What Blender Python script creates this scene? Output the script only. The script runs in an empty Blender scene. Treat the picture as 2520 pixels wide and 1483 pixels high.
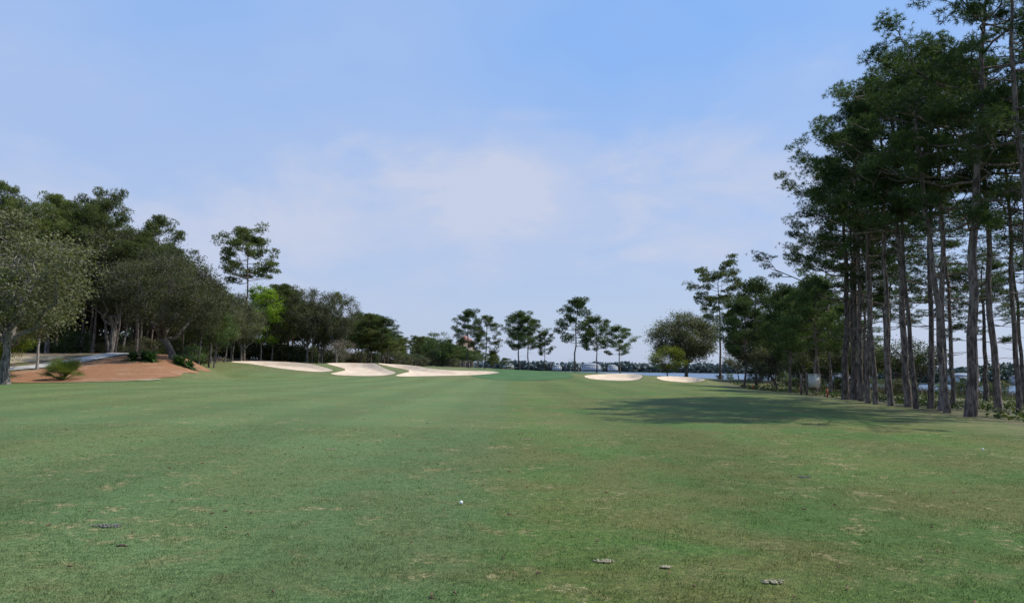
import bpy, math, random
import numpy as np
from mathutils import Vector, Matrix, Euler
from mathutils.geometry import delaunay_2d_cdt
R = math.radians
scene = bpy.context.scene
col = scene.collection
random.seed(7)

# ------------------------------------------------------------------ helpers
def link(o, parent=None):
    col.objects.link(o)
    if parent is not None:
        o.parent = parent
    return o

def make_mesh(name, verts, faces_list, mats, smooth=False, attrs=None):
    """faces_list: list of (array Nxk, material index)"""
    me = bpy.data.meshes.new(name)
    verts = np.asarray(verts, dtype=np.float32).reshape(-1, 3)
    loops = []; starts = []; mi = []; pos = 0
    for f, m in faces_list:
        f = np.asarray(f, dtype=np.int32)
        if f.size == 0: continue
        k = f.shape[1]; n = f.shape[0]
        loops.append(f.ravel()); starts.append(pos + np.arange(n) * k); mi.append(np.full(n, m)); pos += n * k
    loops = np.concatenate(loops); starts = np.concatenate(starts); mi = np.concatenate(mi)
    me.vertices.add(len(verts)); me.vertices.foreach_set('co', verts.ravel())
    me.loops.add(len(loops)); me.loops.foreach_set('vertex_index', loops.astype(np.int32))
    me.polygons.add(len(starts)); me.polygons.foreach_set('loop_start', starts.astype(np.int32))
    me.polygons.foreach_set('material_index', mi.astype(np.int32))
    me.update(calc_edges=True)
    for m in mats: me.materials.append(m)
    if smooth:
        me.polygons.foreach_set('use_smooth', np.ones(len(starts), dtype=bool))
    if attrs:
        for k, v in attrs.items():
            a = me.attributes.new(k, 'FLOAT', 'POINT'); a.data.foreach_set('value', np.asarray(v, dtype=np.float32))
    return me

class Builder:
    def __init__(s): s.v = []; s.q = {}; s.t = {}; s.n = 0; s.tint = []
    def add(s, v, quads=None, tris=None, m=0, tint=0.5):
        v = np.asarray(v, dtype=np.float64).reshape(-1, 3)
        if quads is not None and len(quads): s.q.setdefault(m, []).append(np.asarray(quads) + s.n)
        if tris is not None and len(tris): s.t.setdefault(m, []).append(np.asarray(tris) + s.n)
        s.v.append(v); s.n += len(v)
        s.tint.append(np.broadcast_to(np.asarray(tint, dtype=np.float64), (len(v),)).copy())
    def tube(s, pts, rad, seg=7, m=0, cap=True):
        pts = np.asarray(pts, dtype=float); rad = np.asarray(rad, dtype=float)
        n = len(pts); tg = np.gradient(pts, axis=0)
        tg /= np.linalg.norm(tg, axis=1)[:, None] + 1e-9
        ref = np.array([1., 0.02, 0.01]) if abs(tg[:, 2]).mean() > .6 else np.array([0.01, 0.02, 1.])
        a = np.cross(tg, ref); a /= np.linalg.norm(a, axis=1)[:, None] + 1e-9
        b = np.cross(tg, a)
        th = np.linspace(0, 2 * np.pi, seg, endpoint=False)
        ring = a[:, None, :] * np.cos(th)[None, :, None] + b[:, None, :] * np.sin(th)[None, :, None]
        v = pts[:, None, :] + ring * rad[:, None, None]
        i = np.arange(n - 1)[:, None] * seg; j = np.arange(seg)[None, :]; j2 = (j + 1) % seg
        q = np.stack([i + j, i + j2, i + seg + j2, i + seg + j], -1).reshape(-1, 4)
        s.add(v.reshape(-1, 3), quads=q, m=m)
    def box(s, c, size, m=0, rz=0):
        x, y, z = np.array(size) / 2
        v = np.array([[-x,-y,-z],[x,-y,-z],[x,y,-z],[-x,y,-z],[-x,-y,z],[x,-y,z],[x,y,z],[-x,y,z]])
        cs, sn = math.cos(rz), math.sin(rz)
        v = np.stack([v[:,0]*cs - v[:,1]*sn, v[:,0]*sn + v[:,1]*cs, v[:,2]], 1) + np.array(c)
        s.add(v, quads=[[0,3,2,1],[4,5,6,7],[0,1,5,4],[1,2,6,5],[2,3,7,6],[3,0,4,7]], m=m)
    def mesh(s, name, mats, smooth=False):
        fl = []
        for m, l in s.q.items(): fl.append((np.concatenate(l), m))
        for m, l in s.t.items(): fl.append((np.concatenate(l), m))
        return make_mesh(name, np.concatenate(s.v), fl, mats, smooth, {'tint': np.concatenate(s.tint)})

# ------------------------------------------------------------------ materials
def newmat(name):
    m = bpy.data.materials.new(name); m.use_nodes = True
    nt = m.node_tree; b = nt.nodes['Principled BSDF']
    b.inputs['Specular IOR Level'].default_value = 0.2
    b.inputs['Roughness'].default_value = 0.8
    return m, nt, b
def N(nt, t, **kw):
    n = nt.nodes.new(t)
    for k, v in kw.items(): setattr(n, k, v)
    return n
def noise(nt, vec, scale, detail=3, rough=0.55, dist=0.0):
    n = N(nt, 'ShaderNodeTexNoise'); n.inputs['Scale'].default_value = scale
    n.inputs['Detail'].default_value = detail; n.inputs['Roughness'].default_value = rough
    n.inputs['Distortion'].default_value = dist
    if vec is not None: nt.links.new(vec, n.inputs['Vector'])
    return n.outputs['Fac']
def ramp(nt, fac, a, b, ca=(0,0,0,1), cb=(1,1,1,1)):
    n = N(nt, 'ShaderNodeMapRange', interpolation_type='SMOOTHSTEP')
    n.inputs['From Min'].default_value = a; n.inputs['From Max'].default_value = b
    nt.links.new(fac, n.inputs['Value']); return n.outputs['Result']
def mix(nt, fac, a, b, blend='MIX'):
    n = N(nt, 'ShaderNodeMix', data_type='RGBA', blend_type=blend)
    if isinstance(fac, (int, float)): n.inputs[0].default_value = fac
    else: nt.links.new(fac, n.inputs[0])
    for i, c in ((6, a), (7, b)):
        if isinstance(c, tuple): n.inputs[i].default_value = (*c[:3], 1)
        else: nt.links.new(c, n.inputs[i])
    return n.outputs[2]
def mathn(nt, op, a, b=None, clamp=False):
    n = N(nt, 'ShaderNodeMath', operation=op, use_clamp=clamp)
    for i, c in ((0, a), (1, b)):
        if c is None: continue
        if isinstance(c, (int, float)): n.inputs[i].default_value = c
        else: nt.links.new(c, n.inputs[i])
    return n.outputs[0]
def bump(nt, b, h, strength=0.5, dist=0.05):
    n = N(nt, 'ShaderNodeBump'); n.inputs['Strength'].default_value = strength; n.inputs['Distance'].default_value = dist
    nt.links.new(h, n.inputs['Height']); nt.links.new(n.outputs[0], b.inputs['Normal'])
def attr(nt, name):
    n = N(nt, 'ShaderNodeAttribute', attribute_name=name); return n.outputs['Fac']

def simple(name, c, c2=None, scale=3.0, rough=0.8, bmp=0.0, bd=0.02, spec=0.2):
    m, nt, b = newmat(name); b.inputs['Roughness'].default_value = rough
    b.inputs['Specular IOR Level'].default_value = spec
    g = N(nt, 'ShaderNodeNewGeometry').outputs['Position']
    f = noise(nt, g, scale, 4)
    c2 = c2 or tuple(x * 0.75 for x in c)
    nt.links.new(mix(nt, ramp(nt, f, .35, .65), c2, c), b.inputs['Base Color'])
    if bmp: bump(nt, b, f, bmp, bd)
    return m

def leafmat(name, dark, light, hue2=None, trans=0.25):
    m, nt, b = newmat(name); b.inputs['Roughness'].default_value = 0.6
    b.inputs['Specular IOR Level'].default_value = 0.18
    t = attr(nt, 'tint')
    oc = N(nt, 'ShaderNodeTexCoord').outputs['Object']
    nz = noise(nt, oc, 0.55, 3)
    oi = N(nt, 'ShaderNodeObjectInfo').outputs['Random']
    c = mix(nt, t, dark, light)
    if hue2: c = mix(nt, ramp(nt, nz, .45, .68), c, hue2)
    v = mathn(nt, 'MULTIPLY_ADD', oi, .5); v.node.inputs[2].default_value = .75
    c = mix(nt, 1.0, c, v, 'MULTIPLY')
    nt.links.new(c, b.inputs['Base Color'])
    tr = N(nt, 'ShaderNodeBsdfTranslucent'); nt.links.new(mix(nt, 1.0, c, (1.25, 1.35, .6), 'MULTIPLY'), tr.inputs['Color'])
    ms = N(nt, 'ShaderNodeMixShader'); ms.inputs[0].default_value = trans
    nt.links.new(b.outputs[0], ms.inputs[1]); nt.links.new(tr.outputs[0], ms.inputs[2])
    nt.links.new(ms.outputs[0], nt.nodes['Material Output'].inputs['Surface'])
    return m

def barkmat(name, dark, light):
    m, nt, b = newmat(name); b.inputs['Roughness'].default_value = 0.9
    oc = N(nt, 'ShaderNodeTexCoord').outputs['Object']
    mp = N(nt, 'ShaderNodeMapping'); mp.inputs['Scale'].default_value = (6, 6, 1.6); nt.links.new(oc, mp.inputs['Vector'])
    f = noise(nt, mp.outputs[0], 1.6, 5, .65, .4)
    big = noise(nt, oc, .7, 2)
    oi = N(nt, 'ShaderNodeObjectInfo').outputs['Random']
    c = mix(nt, ramp(nt, f, .38, .62), dark, light)
    c = mix(nt, mathn(nt, 'MULTIPLY', ramp(nt, big, .5, .75), .5), c, (light[0]*1.2, light[1]*1.2, light[2]*1.25))
    v = mathn(nt, 'MULTIPLY_ADD', oi, .6); v.node.inputs[2].default_value = .75
    c = mix(nt, 1.0, c, v, 'MULTIPLY')
    nt.links.new(c, b.inputs['Base Color']); bump(nt, b, f, .8, .05)
    return m

bark_pine = barkmat('bark_pine', (.055, .042, .034), (.19, .15, .125))
bark_oak = barkmat('bark_oak', (.06, .052, .044), (.21, .185, .16))
bark_pale = barkmat('bark_pale', (.22, .2, .17), (.45, .42, .37))
needles = leafmat('pine_needles', (.024, .044, .016), (.085, .125, .038), (.066, .10, .033), .3)
needles_m = leafmat('pine_needles_mid', (.038, .060, .020), (.115, .158, .050), (.09, .128, .040), .3)
needles_l = leafmat('pine_needles_sunny', (.055, .074, .022), (.155, .175, .055), (.115, .145, .045), .3)  # yellow-olive needles, with sunlit brightness added to the colour
oakleaf = leafmat('oak_leaves', (.06, .064, .032), (.175, .175, .092), (.125, .13, .074), .3)
oakleaf_d = leafmat('oak_leaves_dark', (.045, .050, .025), (.135, .14, .072), (.10, .104, .064), .3)
brightleaf = leafmat('spring_leaves', (.08, .14, .012), (.22, .32, .03), (.16, .25, .02), .4)
yellowleaf = leafmat('yellow_green_leaves', (.09, .12, .012), (.24, .27, .04), None, .4)
midleaf = leafmat('broad_leaves', (.045, .075, .022), (.12, .17, .055), None, .3)
brownleaf = leafmat('brown_twigs', (.11, .085, .06), (.24, .19, .14), None, .1)
bushleaf = leafmat('scrub_leaves', (.025, .042, .013), (.085, .115, .036), (.10, .11, .035))
palmleaf = leafmat('palm_fronds', (.06, .10, .025), (.2, .26, .08), None, .25)
cycadleaf = leafmat('cycad_fronds', (.02, .05, .015), (.06, .12, .03), None, .2)
farleaf = leafmat('far_shore_leaves_hazed', (.085, .115, .125), (.13, .165, .165), None, .05)  # distance haze is put into the leaf colour as pale blue-grey
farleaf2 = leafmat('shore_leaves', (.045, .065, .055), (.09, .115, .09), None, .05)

# ------------------------------------------------------------------ terrain
def sst(x, a, b):
    t = np.clip((x - a) / (b - a), 0, 1); return t * t * (3 - 2 * t)
BUNK = [
 [(-43,119.5),(-41,121.8),(-36,122.2),(-31.5,119.6),(-28.6,115.4),(-26,112),(-25.0,109.8),(-27.5,107.9),(-32,109),(-35.5,111.6),(-39,115),(-42.6,117.6)],
 [(-29.0,120.6),(-26,122.2),(-22,121.5),(-20.2,117.6),(-18.0,113),(-15.9,109),(-16.6,105.8),(-21,105.2),(-25.2,106.6),(-24.4,109),(-23.6,112),(-25.4,114.8),(-27.4,117.4)],
 [(-20.4,121.4),(-17,122.6),(-14.6,120.4),(-12.6,117),(-9,116.2),(-6,117),(-2.6,117.6),(-1.4,115.6),(-3.6,112),(-8,108),(-12.5,105),(-16.0,104.8),(-15.2,108),(-14.4,111),(-15.2,113.6),(-18,116.2),(-20.6,119)],
 [(10.8,115),(12.5,118),(16,120.5),(19,121),(20.0,118),(19,112),(17.4,107.5),(14.8,104.5),(11.6,105.5),(10.6,110)],
 [(21.4,114),(24,117.4),(27.6,118),(29,115),(27.2,110),(24.4,106),(21.6,107),(20.8,110.5)],
]
def smooth_poly(p, it=3):
    p = np.array(p, dtype=float)
    for _ in range(it):
        a = p; b = np.roll(p, -1, 0)
        p = np.stack([.75*a + .25*b, .25*a + .75*b], 1).reshape(-1, 2)
    return p
BUNKS = [smooth_poly(p, 2) for p in BUNK]
def sdist(X, Y, poly):
    d = np.full(X.shape, 1e9); ins = np.zeros(X.shape, bool)
    n = len(poly)
    for i in range(n):
        ax, ay = poly[i]; bx, by = poly[(i+1) % n]
        ex, ey = bx-ax, by-ay
        t = np.clip(((X-ax)*ex + (Y-ay)*ey) / (ex*ex+ey*ey+1e-12), 0, 1)
        d = np.minimum(d, np.hypot(X-ax-t*ex, Y-ay-t*ey))
        c = ((ay > Y) != (by > Y)) & (X < (bx-ax)*(Y-ay)/((by-ay) if abs(by-ay) > 1e-9 else 1e-9) + ax)
        ins ^= c
    return np.where(ins, d, -d)
def coast(Y):
    return np.interp(Y, [-50,20,150,180,196,206,214,260,300,450,520], [46,44,45,42,30,16,4,2,-10,-8,-200])
def terrain(X, Y, sand=False):
    X = np.asarray(X, float); Y = np.asarray(Y, float)
    P = np.interp(X, [-90,-60,-45,-25,-14,-8,0,10,20,27,35,60], [2.7,2.4,2.05,1.9,1.7,1.5,1.2,1.0,.85,.6,.2,-.3])
    y0 = np.interp(X, [-46,-34,-24], [80,90,98])
    mound = P * sst(Y, y0, 127)
    xe = np.interp(Y, [50,60,75,92,105,115,140], [-27,-28,-31,-36.5,-42,-48,-48])
    L = 2.6 * sst(Y, 60, 92) * sst(-X, -(xe+4), -(xe-4))
    z = np.maximum(L, mound) + .25*np.exp(-((L-mound)/.5)**2)*np.minimum(L, 1)*sst(Y,60,92)
    z = z + .10*np.sin(X*.11+1)*np.sin(Y*.09) * sst(Y, 8, 40) + .05*np.sin(X*.31+Y*.17)*sst(Y,10,30)
    z = z - .35*sst(X, 17, 30)*(1-sst(Y,100,128))
    z = z - 5.5*sst(X - coast(Y), -3, 9)
    z = np.where(Y > 470, np.minimum(z, 2.8 - 7*sst(Y, 470, 520)), z)
    z = z + sst(-X, 90, 300)*1.5
    if X.size and Y.max() > 95:
        reg = (X > -50) & (X < 35) & (Y > 98) & (Y < 131)
        if reg.any():
            xr, yr = X[reg], Y[reg]; zr = z[reg]
            for p in BUNKS:
                s = sdist(xr, yr, p)
                u = np.clip((yr - p[:,1].min()) / (p[:,1].max() - p[:,1].min()), 0, 1)
                dep = (.10 + .38*u) * sst(s, -.05, 1.1)
                lip = (.05 + .2*u) * np.exp(-(np.minimum(s, 0)/1.6)**2) * (s < 0) + (.05+.2*u)*(s >= 0)*np.exp(-(s/.5)**2)
                zr = zr - dep + lip
                if not sand: zr = zr - .25*sst(s, .0, .5)
            z = z.copy(); z[reg] = zr
    return z
def H1(x, y, sand=False): return float(terrain(np.array([x]), np.array([y]), sand)[0])

xs = np.unique(np.round(np.concatenate([-70-np.geomspace(1, 4000, 45)+1, np.arange(-70, -46, 1), np.arange(-46, 32, .35), np.arange(32, 64, 1), 64+np.geomspace(1, 4000, 45)]), 3))
ys = np.unique(np.round(np.concatenate([[-300,-150,-80,-40,-20,-10,-5], np.arange(0, 100, 1), np.arange(100, 130, .3), np.arange(130, 225, 1.5), 225+np.geomspace(1, 4500, 60)]), 3))
GX, GY = np.meshgrid(xs, ys)
GZ = terrain(GX, GY)
nx, ny = len(xs), len(ys)
ii = (np.arange(ny-1)[:, None]*nx + np.arange(nx-1)[None, :])
q = np.stack([ii, ii+1, ii+nx+1, ii+nx], -1).reshape(-1, 4)
def fair_right(Y): return np.interp(Y, [0,24,46,80,110,125,140,200], [15.5,16,20.5,25,29.5,31,28,22])
def fair_left(Y): return np.interp(Y, [0,60,64,72,80,92,100,125,140,200], [-60,-45,-31,-31.5,-33.2,-36.5,-40,-47,-42,-25])
FR = GX - fair_right(GY)
FL = fair_left(GY) - GX
litter_l = sst(FL, 0.5, 3.5) * sst(GY, 55, 75)
litter_l = np.maximum(litter_l, sst(GY, 139, 147) * sst(-GX, 14, 24))
scrub = sst(FR, -1.2, 1.2) * (1 - sst(GY, 150, 170))
rough = np.clip(np.maximum(sst(FR, -4.5, -1.5), sst(FL, -5, -1)*sst(GY, 60, 75)), 0, 1)
rough = np.maximum(rough, sst(GY, 100, 108)*(1-sst(GX, -4, -1)+sst(GX, 8, 11))*.85)
ground_attrs = {'litter': litter_l.ravel(), 'scrub': scrub.ravel(), 'rough': np.clip(rough, 0, 1).ravel()}

def ground_material(blades=False):
    m, nt, b = newmat('turf_blades' if blades else 'turf')
    b.inputs['Roughness'].default_value = .75; b.inputs['Specular IOR Level'].default_value = .15
    P = N(nt, 'ShaderNodeNewGeometry').outputs['Position']
    sx = N(nt, 'ShaderNodeSeparateXYZ'); nt.links.new(P, sx.inputs[0])
    fl = N(nt, 'ShaderNodeMapping'); fl.inputs['Scale'].default_value = (1, 1, 0); nt.links.new(P, fl.inputs['Vector']); V = fl.outputs[0]
    n1 = noise(nt, V, .07, 3); n2 = noise(nt, V, .38, 5, .62, .6); n3 = noise(nt, V, 2.0, 5, .68, .5)
    n4 = noise(nt, V, 12, 4, .72); n5 = noise(nt, V, 60, 3, .72); n6 = noise(nt, V, 220, 2, .7); n0 = noise(nt, V, .17, 4, .6)
    edge = mathn(nt, 'ADD', sx.outputs[0], mathn(nt, 'MULTIPLY', mathn(nt, 'SUBTRACT', n2, .5), 1.4))
    edge = mathn(nt, 'ADD', edge, mathn(nt, 'MULTIPLY', mathn(nt, 'SUBTRACT', n3, .5), .9))
    mow = ramp(nt, edge, -.8, .4)
    # narrower mower passes, alternately leaning, each about 2.4 m wide
    pas = mathn(nt, 'SINE', mathn(nt, 'MULTIPLY', edge, 1.31))
    pas = mathn(nt, 'MULTIPLY_ADD', pas, .5); pas.node.inputs[2].default_value = .5
    cl = mix(nt, ramp(nt, n2, .36, .64), (.100, .140, .048), (.090, .155, .055))
    cr = mix(nt, ramp(nt, n2, .38, .62), (.094, .108, .026), (.056, .120, .020))
    c = mix(nt, mow, cl, cr)
    c = mix(nt, mathn(nt, 'MULTIPLY', ramp(nt, n1, .46, .62), .45), c, (.112, .134, .038))
    c = mix(nt, 1.0, c, mix(nt, ramp(nt, pas, .25, .75), (.91, .925, .90), (1.08, 1.07, 1.10)), 'MULTIPLY')
    c = mix(nt, mathn(nt, 'MULTIPLY', ramp(nt, n3, .50, .68), .48), c, (.150, .138, .058))
    # thin, dormant spots
    near = mathn(nt, 'MULTIPLY', ramp(nt, n3, .53, .65), ramp(nt, n4, .46, .60))
    ndr = mathn(nt, 'MULTIPLY', near, ramp(nt, noise(nt, V, .30, 3), .45, .59))
    c = mix(nt, mathn(nt, 'MULTIPLY', ndr, .78), c, (.35, .275, .155))
    spk = mathn(nt, 'MULTIPLY', ramp(nt, n4, .57, .69), ramp(nt, n0, .40, .60))
    c = mix(nt, mathn(nt, 'MULTIPLY', spk, .48), c, (.26, .22, .12))
    c = mix(nt, 1.0, c, mix(nt, ramp(nt, n0, .34, .66), (.88, .92, .88), (1.06, 1.04, 1.04)), 'MULTIPLY')
    # fine blade variation, with small shadow clumps painted in at the dark end
    c = mix(nt, ramp(nt, n4, .34, .64), mix(nt, 1.0, c, (.66, .72, .62), 'MULTIPLY'), mix(nt, 1.0, c, (1.26, 1.2, 1.22), 'MULTIPLY'))
    c = mix(nt, ramp(nt, n5, .38, .62), mix(nt, 1.0, c, (.46, .54, .42), 'MULTIPLY'), mix(nt, 1.0, c, (1.6, 1.5, 1.5), 'MULTIPLY'))
    c = mix(nt, mathn(nt, 'MULTIPLY', ramp(nt, n6, .52, .72), .4), c, (.26, .27, .14))
    if not blades:
        rc = mix(nt, ramp(nt, n3, .4, .62), (.100, .130, .038), (.19, .165, .08))
        c = mix(nt, mathn(nt, 'MULTIPLY', attr(nt, 'rough'), .75), c, rc)
        jit = mathn(nt, 'MULTIPLY', mathn(nt, 'SUBTRACT', n3, .5), .9)
        sc = mix(nt, ramp(nt, n3, .42, .58), (.17, .13, .08), (.065, .085, .026))
        sc = mix(nt, ramp(nt, n4, .5, .6), sc, (.08, .105, .032))
        c = mix(nt, ramp(nt, mathn(nt, 'ADD', attr(nt, 'scrub'), jit), .4, .6), c, sc)
        lt = mix(nt, ramp(nt, n3, .4, .6), (.13, .088, .052), (.22, .17, .11))
        lt = mix(nt, ramp(nt, n2, .55, .65), lt, (.09, .10, .035))
        c = mix(nt, ramp(nt, mathn(nt, 'ADD', attr(nt, 'litter'), jit), .4, .6), c, lt)
    nt.links.new(c, b.inputs['Base Color'])
    if not blades:
        h = mathn(nt, 'ADD', mathn(nt, 'MULTIPLY', n4, .8), mathn(nt, 'ADD', n5, mathn(nt, 'MULTIPLY', n6, .5)))
        bump(nt, b, h, .65, .03)
    else:
        tr = N(nt, 'ShaderNodeBsdfTranslucent'); nt.links.new(c, tr.inputs['Color'])
        ms = N(nt, 'ShaderNodeMixShader'); ms.inputs[0].default_value = .3
        nt.links.new(b.outputs[0], ms.inputs[1]); nt.links.new(tr.outputs[0], ms.inputs[2])
        nt.links.new(ms.outputs[0], nt.nodes['Material Output'].inputs['Surface'])
    return m
turf = ground_material()
me = make_mesh('ground', np.stack([GX, GY, GZ], -1).reshape(-1, 3), [(q, 0)], [turf], True, ground_attrs)
ground = link(bpy.data.objects.new('ground', me))

def sheet(name, poly, mat, off=.03, step=.6, sand=False, smooth_it=2, parent=None):
    p = smooth_poly(poly, smooth_it) if smooth_it else np.array(poly, float)
    n = len(p); out = []
    for i in range(n):
        a, b2 = p[i], p[(i+1) % n]; k = max(1, int(np.hypot(*(b2-a))/step))
        for j in range(k): out.append(a + (b2-a)*j/k)
    p2 = np.array(out)
    gx, gy = np.meshgrid(np.arange(p2[:,0].min(), p2[:,0].max(), step), np.arange(p2[:,1].min(), p2[:,1].max(), step))
    s = sdist(gx, gy, p2); inn = np.stack([gx[s > step*.4], gy[s > step*.4]], 1)
    pts = [Vector(v) for v in np.concatenate([p2, inn])]
    m = len(p2)
    r = delaunay_2d_cdt(pts, [(i, (i+1) % m) for i in range(m)], [list(range(m))], 1, 1e-5)
    V = np.array([[v.x, v.y] for v in r[0]])
    z = terrain(V[:,0], V[:,1], sand) + off
    f = np.array([t for t in r[2] if len(t) == 3])
    me = make_mesh(name, np.column_stack([V, z]), [(f, 0)], [mat], True)
    o = link(bpy.data.objects.new(name, me), parent)
    return o

# sand
m_sand, nt, b = newmat('bunker_sand')
P = N(nt, 'ShaderNodeNewGeometry').outputs['Position']
a1 = noise(nt, P, .8, 3); a2 = noise(nt, P, 12, 4, .7)
nt.links.new(mix(nt, ramp(nt, a1, .35, .7), (.54, .42, .30), (.63, .51, .38)), b.inputs['Base Color']); bump(nt, b, a2, .3, .05)
for p in BUNK:
    sheet('sand_bunker', p, m_sand, .02, .45, True, 2)

# mulch, cart path, green
m_mulch, nt, b = newmat('pine_straw')
P = N(nt, 'ShaderNodeNewGeometry').outputs['Position']
a1 = noise(nt, P, .5, 3); a2 = noise(nt, P, 9, 5, .75)
c = mix(nt, ramp(nt, a2, .35, .65), (.16, .075, .035), (.36, .18, .09))
c = mix(nt, mathn(nt, 'MULTIPLY', ramp(nt, a1, .5, .7), .5), c, (.36, .24, .15))
nt.links.new(c, b.inputs['Base Color']); bump(nt, b, a2, .8, .06)
sheet('pine_straw_bed', [(-75,52),(-50,57),(-40,59.5),(-35,61.4),(-32.2,62.6),(-30.2,65),(-30.8,68),(-30.2,71),(-31.8,75),(-31.6,79),(-33.6,83),(-34,88),(-37,95),(-41.5,93),(-42.4,86),(-42,78),(-44.5,71),(-52,66),(-75,58)], m_mulch, .035, .5)
m_path = simple('concrete', (.42, .41, .40), (.35, .34, .32), 2.5, .85, .2)
pl = np.array([(-80,59),(-62,65),(-50,69.5),(-45.5,74),(-44.2,80),(-44.6,88),(-47,96),(-52,106),(-62,118)], float)
tg = np.gradient(pl, axis=0); tg /= np.linalg.norm(tg, axis=1)[:, None]; nn = np.stack([-tg[:,1], tg[:,0]], 1)
path = sheet('cart_path', list(pl + nn*1.35) + list((pl - nn*1.35)[::-1]), m_path, .08, .6)
m_sandy = simple('sandy_soil', (.36, .29, .20), (.22, .18, .10), 1.2, .9, .3)
sheet('sandy_waste', [(-80,66),(-60,70),(-50,75.5),(-47,80),(-48,85),(-55,82),(-66,78),(-80,75)], m_sandy, .05, .8)
m_sandp = simple('pale_sand', (.40, .34, .24), (.16, .17, .07), 1.6, .9, .3)
sheet('sandy_edge', [(-36,61.0),(-33,62.0),(-30.6,64.0),(-30.4,67),(-29.9,66.6),(-29.7,64),(-32.4,61.2),(-36,60.6)], m_sandp, .05, .4)
sheet('worn_track', [(24.4,62),(22.8,52),(21.2,44),(21.8,43),(23.8,51),(25.6,61.5),(27,70),(25.8,70)], m_sandy, .04, .5)
m_green, nt, b = newmat('green_turf')
P = N(nt, 'ShaderNodeNewGeometry').outputs['Position']
a1 = noise(nt, P, .3, 3); a2 = noise(nt, P, 20, 3, .7)
c = mix(nt, ramp(nt, a1, .35, .65), (.042, .100, .027), (.055, .122, .034)); c = mix(nt, mathn(nt, 'MULTIPLY', ramp(nt, a2, .4, .7), .3), c, (.09, .14, .045))
nt.links.new(c, b.inputs['Base Color']); bump(nt, b, a2, .3, .02)
sheet('putting_green', [(-8,140),(-6,131),(0,127),(8,128),(14,131),(18,140),(18,160),(12,172),(2,174),(-7,166),(-10,152)], m_green, .03, 1.2)
sheet('green_apron', [(-6.5,112),(-4,105),(0,102),(5,103),(9,110),(9.5,120),(8,127.2),(0,126.2),(-3,124),(-1.4,117)], m_green, .028, .6)

# water
m_water, nt, b = newmat('bay_water')
b.inputs['Base Color'].default_value = (.09, .14, .21, 1); b.inputs['Roughness'].default_value = .35
b.inputs['Specular IOR Level'].default_value = .4
P = N(nt, 'ShaderNodeNewGeometry').outputs['Position']
a = noise(nt, P, .7, 4, .6); bump(nt, b, a, 1.0, .9)
me = make_mesh('water', [(-4500,-400,-3),(4500,-400,-3),(4500,6000,-3),(-4500,6000,-3)], [([[0,1,2,3]], 0)], [m_water])
link(bpy.data.objects.new('water', me))

# ------------------------------------------------------------------ trees
def tufts(B, rng, C, D, length, width, n, m, tint):
    k = len(C)
    if k == 0: return
    dirs = rng.normal(size=(k, n, 3)) + D[:, None, :]*.9
    dirs /= np.linalg.norm(dirs, axis=2)[..., None]
    L = length * rng.uniform(.65, 1.15, (k, n, 1))
    side = np.cross(dirs, rng.normal(size=(k, n, 3))); side /= np.linalg.norm(side, axis=2)[..., None]+1e-9
    base = C[:, None, :] + dirs*.02
    v0 = base - side*width/2; v1 = base + side*width/2; v2 = base + dirs*L
    v = np.stack([v0, v1, v2], 2).reshape(-1, 3)
    t = np.arange(k*n*3).reshape(-1, 3)
    tt = np.repeat(np.clip(tint, 0, 1), n*3)
    B.add(v, tris=t, m=m, tint=tt)

def leaves(B, rng, C, size, m, tint, up=.3):
    k = len(C)
    nrm = rng.normal(size=(k, 3)); nrm[:, 2] = np.abs(nrm[:, 2]) + up
    nrm /= np.linalg.norm(nrm, axis=1)[:, None]
    a = np.cross(nrm, rng.normal(size=(k, 3))); a /= np.linalg.norm(a, axis=1)[:, None]+1e-9
    b_ = np.cross(nrm, a); s = size*rng.uniform(.6, 1.3, (k, 1))
    v = np.stack([C - a*s*.5, C + b_*s*.28 , C + a*s*.5, C - b_*s*.28], 1).reshape(-1, 3)
    B.add(v, quads=np.arange(k*4).reshape(-1, 4), m=m, tint=np.repeat(np.clip(tint, 0, 1), 4))

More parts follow.
